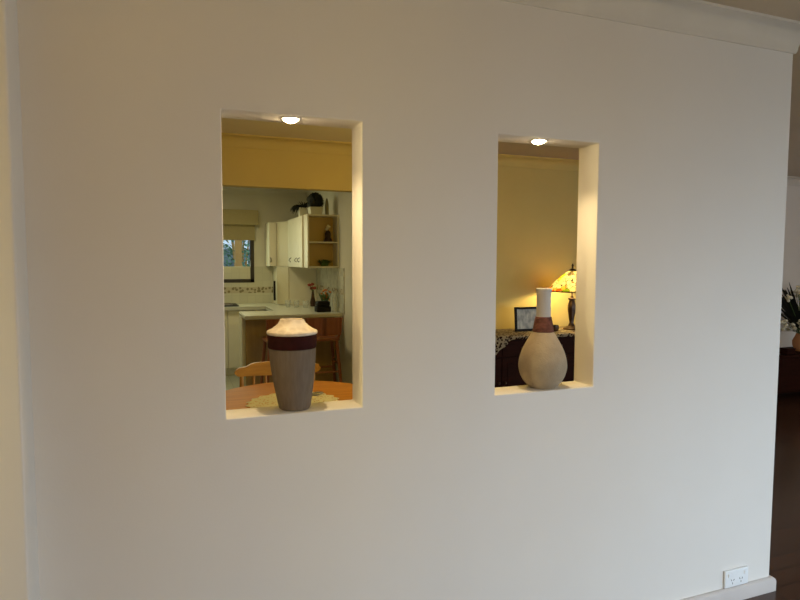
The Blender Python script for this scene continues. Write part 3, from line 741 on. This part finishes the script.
# framed picture
t = thing('picture_frame', 'black framed grey picture leaning on the sideboard behind the bottle vase', 'picture frame', (.515, 2.66, SZ+.006), R(-4))
pf = MB(); W_, H_, B_ = .29, .212, .020
for a in ((-W_/2, W_/2, 0, B_), (-W_/2, W_/2, H_-B_, H_), (-W_/2, -W_/2+B_, B_, H_-B_), (W_/2-B_, W_/2, B_, H_-B_)):
    pf.box(a[0], a[1], 0, .018, a[2], a[3], .003)
f = pf.build('frame', M['black'], t)
p = MB().box(-W_/2+B_, W_/2-B_, .007, .013, B_, H_-B_).build('picture', M['photo'], t)
st = MB().prism([(-.03, .0185, .15), (.03, .0185, .15), (.04, .09, -.003), (-.04, .09, -.003)], (0, .004, 0)).build('stand', M['black'], t)
tilt = R(-6)
for o in (f, p): o.rotation_euler.x = tilt
st.location.y = .006
# table lamp
t = thing('table_lamp', 'leadlight table lamp with dark turned base glowing on the sideboard', 'lamp', (.945, 2.66, SZ+.006))
MB().lathe([(0, 0), (.075, 0), (.078, .010), (.060, .020), (.030, .032), (.018, .06), (.026, .11), (.035, .17), (.036, .21), (.028, .245), (.024, .262), (.034, .268), (.034, .278), (.014, .285), (.012, .30), (0, .30)], 32).build('base', M['bronze'], t, 40)
MB().tube([(0, 0, .30), (0, 0, .56)], .006, 10).build('stem', M['bronze'], t, 40)
sh = []
for k in range(15):
    u = k/14; sh.append((.032+.193*u, .530-.185*u+.014*math.sin(u*3.14)))
MB().lathe(sh + [(r_-.003, z-.001) for r_, z in sh[::-1]], 56).build('lamp_shade', M['shade'], t, 0)
MB().lathe([(.225, .340), (.229, .343), (.227, .347), (.223, .345), (.225, .340)], 56).build('shade_rim', M['bronze'], t, 0)
MB().lathe([(0, .548), (.012, .546), (.034, .532), (.040, .516), (.034, .514), (0, .530)], 28).lathe([(0, .546), (.010, .55), (.006, .56), (.011, .572), (.005, .588), (0, .592)], 16).build('finial_cap', M['bronze'], t, 40)
MB().blob((0.045, 0, .40), .022, 2).build('bulb', mat_emit('lamp_bulb', (1, .72, .38), 25), t, 0)
pl = bpy.data.lights.new('table_lamp_light', 'POINT'); pl.energy = 14; pl.color = (1.0, .74, .30); pl.shadow_soft_size = .03
po = bpy.data.objects.new('table_lamp_light', pl); COL.objects.link(po); po.parent = t; po.location = (-.05, 0, .40)
# small cup
tag(MB().lathe([(0, 0), (.03, 0), (.036, .02), (.034, .05), (.030, .05), (.030, .012), (0, .010)], 24).build('small_pot', M['bronze'], None, 40, (.725, 2.60, SZ+.006)), 'tiny dark pot on the sideboard between bottle vase and lamp', 'pot')

# ------------------------------------------------------------------ vases in the openings
CV = (-2.0615, .064, ZB+.0005)
t = thing('tall_vase', 'tapered taupe vase with maroon band and cream lid-like rim in the left opening', 'vase', CV)
vb = MB().lathe([(0, 0), (.044, 0), (.0485, .004), (.0535, .03), (.061, .075), (.067, .12), (.0705, .160), (.0725, .190), (.070, .191), (0, .191)], 64)
for v in vb.bm.verts: v.co.x += .006*max(0, 1-v.co.z/.185)
vb.build('body', M['vase'], t, 40)
MB().lathe([(0, .1915), (.0730, .1915), (.0745, .195), (.0750, .212), (.0755, .230), (.074, .2325), (0, .2325)], 64).build('band', M['maroon'], t, 40)
MB().lathe([(.02, .2328), (.0745, .2328), (.0772, .235), (.0778, .240), (.0760, .2435), (.062, .2505), (.050, .259), (.042, .267), (.0375, .2755), (.036, .2785), (.032, .2785), (.030, .273), (.034, .263), (.045, .252), (.05, .243), (.02, .238), (.02, .2328)], 64).build('rim', M['cream'], t, 40)
BV = (-1.1475, .060, ZB+.0005)
t = thing('bottle_vase', 'sandy pear-shaped bottle vase with red-brown cord collar in the right opening', 'vase', BV)
prof = [(0, 0), (.040, 0), (.050, .004), (.066, .020), (.080, .045), (.0865, .072), (.0865, .090), (.082, .115), (.072, .143), (.058, .170), (.045, .192), (.037, .205), (.033, .212), (0, .212)]
# smooth the pear
sm = []
for i in range(len(prof)-1):
    p0, p1 = prof[max(i-1, 0)], prof[i]; p2, p3 = prof[i+1], prof[min(i+2, len(prof)-1)]
    for k in range(4):
        s_ = k/4
        f4 = lambda a, b, c, d_: .5*((2*b)+(-a+c)*s_+(2*a-5*b+4*c-d_)*s_*s_+(-a+3*b-3*c+d_)*s_**3)
        if i == 0: sm.append((p1[0]+(p2[0]-p1[0])*s_, 0)); continue
        sm.append((max(0, f4(p0[0], p1[0], p2[0], p3[0])), f4(p0[1], p1[1], p2[1], p3[1])))
sm.append(prof[-1])
MB().lathe(sm, 64).build('body', M['sand'], t, 50)
cb = MB()
for k in range(11):
    cb.torus(.0355-.0088*(k/10)**1.3, .0030, .206+k*.0050, 40, 8)
cb.lathe([(0, .204), (.034, .204), (.025, .258), (0, .258)], 32)
cb.build('collar', M['cordred'], t, 60)
MB().lathe([(.018, .2585), (.0258, .2585), (.0252, .30), (.0262, .345), (.0278, .3565), (.0282, .360), (.0255, .362), (.0225, .359), (.021, .33), (.020, .27), (.018, .2585)], 48).build('neck', M['chalk'], t, 40)

# halogen downlights in the heads of the openings
def downlight(x, y, label):
    t = thing('downlight', label, 'light', (x, y, ZT-.0005), group='downlights in the wall openings')
    MB().lathe([(.023, 0), (.031, 0), (.031, -.0015), (.027, -.003), (.023, -.002), (.023, 0)], 32).build('trim_ring', M['trim'], t, 40)
    MB().lathe([(0, -.013), (.010, -.0115), (.018, -.007), (.0225, -.002), (.0225, -.0005), (0, -.0005)], 28).build('lens', M['lens'], t, 40)
    l = bpy.data.lights.new('downlight_beam', 'SPOT'); l.energy = 14; l.color = (1.0, .74, .38); l.spot_size = R(125); l.spot_blend = 1.0; l.shadow_soft_size = .016
    o = bpy.data.objects.new('downlight_beam', l); COL.objects.link(o); o.parent = t; o.location = (0, 0, -.028)
downlight(-2.064, .045, 'glowing halogen downlight in the head of the left opening')
downlight(-1.192, .045, 'glowing halogen downlight in the head of the right opening')

# power point above the skirting
t = thing('power_outlet', 'white double power outlet low on the wall near its right end', 'power outlet', (-.208, -.0005, .139))
MB().box(-.067, .067, -.010, 0, -.037, .037, .004, 3).build('plate', M['plate'], t, 40)
for sx in (-1, 1):
    MB().box(sx*.045-.006, sx*.045+.006, -.013, -.0102, .010, .024, .0015).build('switch', M['plate'], t)
    so = MB()
    for (dx, dz, ang) in ((-.007, .002, 30), (.007, .002, -30), (0, -.012, 0)):
        c, s_ = math.cos(R(ang)), math.sin(R(ang))
        q4 = [(-.0011, -.004), (.0011, -.004), (.0011, .004), (-.0011, .004)]
        so.prism([(sx*.024+dx+a*c-b*s_, -.0108, dz-.008+a*s_+b*c) for a, b in q4], (0, .0009, 0))
    so.build('socket', M['slot'], t)

# ------------------------------------------------------------------ far room, right of the wall end
t = thing('low_cabinet', 'low dark wooden cabinet against the far wall right of the partition', 'cabinet', (3.85, 2.70, FL))
MB().box(-.75, .75, -.22, .22, .435, .460, .005).build('top', M['darkwood'], t)
MB().box(-.72, .72, -.19, .21, .06, .434).build('carcass', M['darkwood'], t)
for sx in (-1, 1):
    d = MB().box(min(0, sx*.71)+.004, max(0, sx*.71)-.004, -.207, -.191, .08, .42, .004).build('door', M['darkwood'], t)
    MB().blob((sx*.05, -.215, .26), .012, 2).build('knob', M['bronze'], d, 0)
    for sy in (-1, 1): MB().box(sx*.66-.03, sx*.66+.03, sy*.15-.03, sy*.15+.03, 0, .06).build('foot', M['darkwood'], t)
t = thing('flower_arrangement', 'cream flowers and dark fronds in a terracotta vase on the low cabinet', 'flowers', (3.97, 2.66, FL+.461))
MB().lathe([(0, 0), (.055, 0), (.085, .06), (.088, .11), (.060, .17), (.055, .19), (.045, .19), (.045, .05), (0, .03)], 28).build('vase', M['terracotta'], t, 40)
fr, wh, st = MB(), MB(), MB()
for k in range(40):
    a = 3.1+random.uniform(-.5, .5); fr.leaf((0, 0, .19), (math.cos(a), math.sin(a)*.3, random.uniform(.7, 2.2)), random.uniform(.5, .72), .04, .12)
for k in range(110):
    a = random.uniform(0, 6.28); el = random.uniform(.25, 2.6)
    fr.leaf((0, 0, .19), (math.cos(a), math.sin(a)*.3, el), random.uniform(.25, .48), random.uniform(.012, .035), .25)
for k in range(46):
    a = random.uniform(0, 6.28); r_ = random.uniform(.05, .38); h = random.uniform(.22, .70)
    p = Vector((r_*math.cos(a), r_*math.sin(a)*.45, h))
    st.tube([(0, 0, .17), p*.5+Vector((0, 0, .1)), p], .003, 5)
    for j in range(5): wh.blob(p+Vector((random.uniform(-.03, .03), random.uniform(-.03, .03), random.uniform(-.03, .03))), .018, 1, jit=.2)
fr.build('fronds', M['leafdark'], t); wh.build('blossoms', M['petalwhite'], t); st.build('stems', M['leaf'], t)
t = thing('trinket_box', 'small dark brown box on the low cabinet beside the terracotta vase', 'box', (3.62, 2.56, FL+.461))
MB().box(-.06, .06, -.04, .04, 0, .045, .004).build('box_body', M['darkwood'], t)
MB().box(-.062, .062, -.042, .042, .0455, .062, .005).build('lid', M['darkwood'], t)
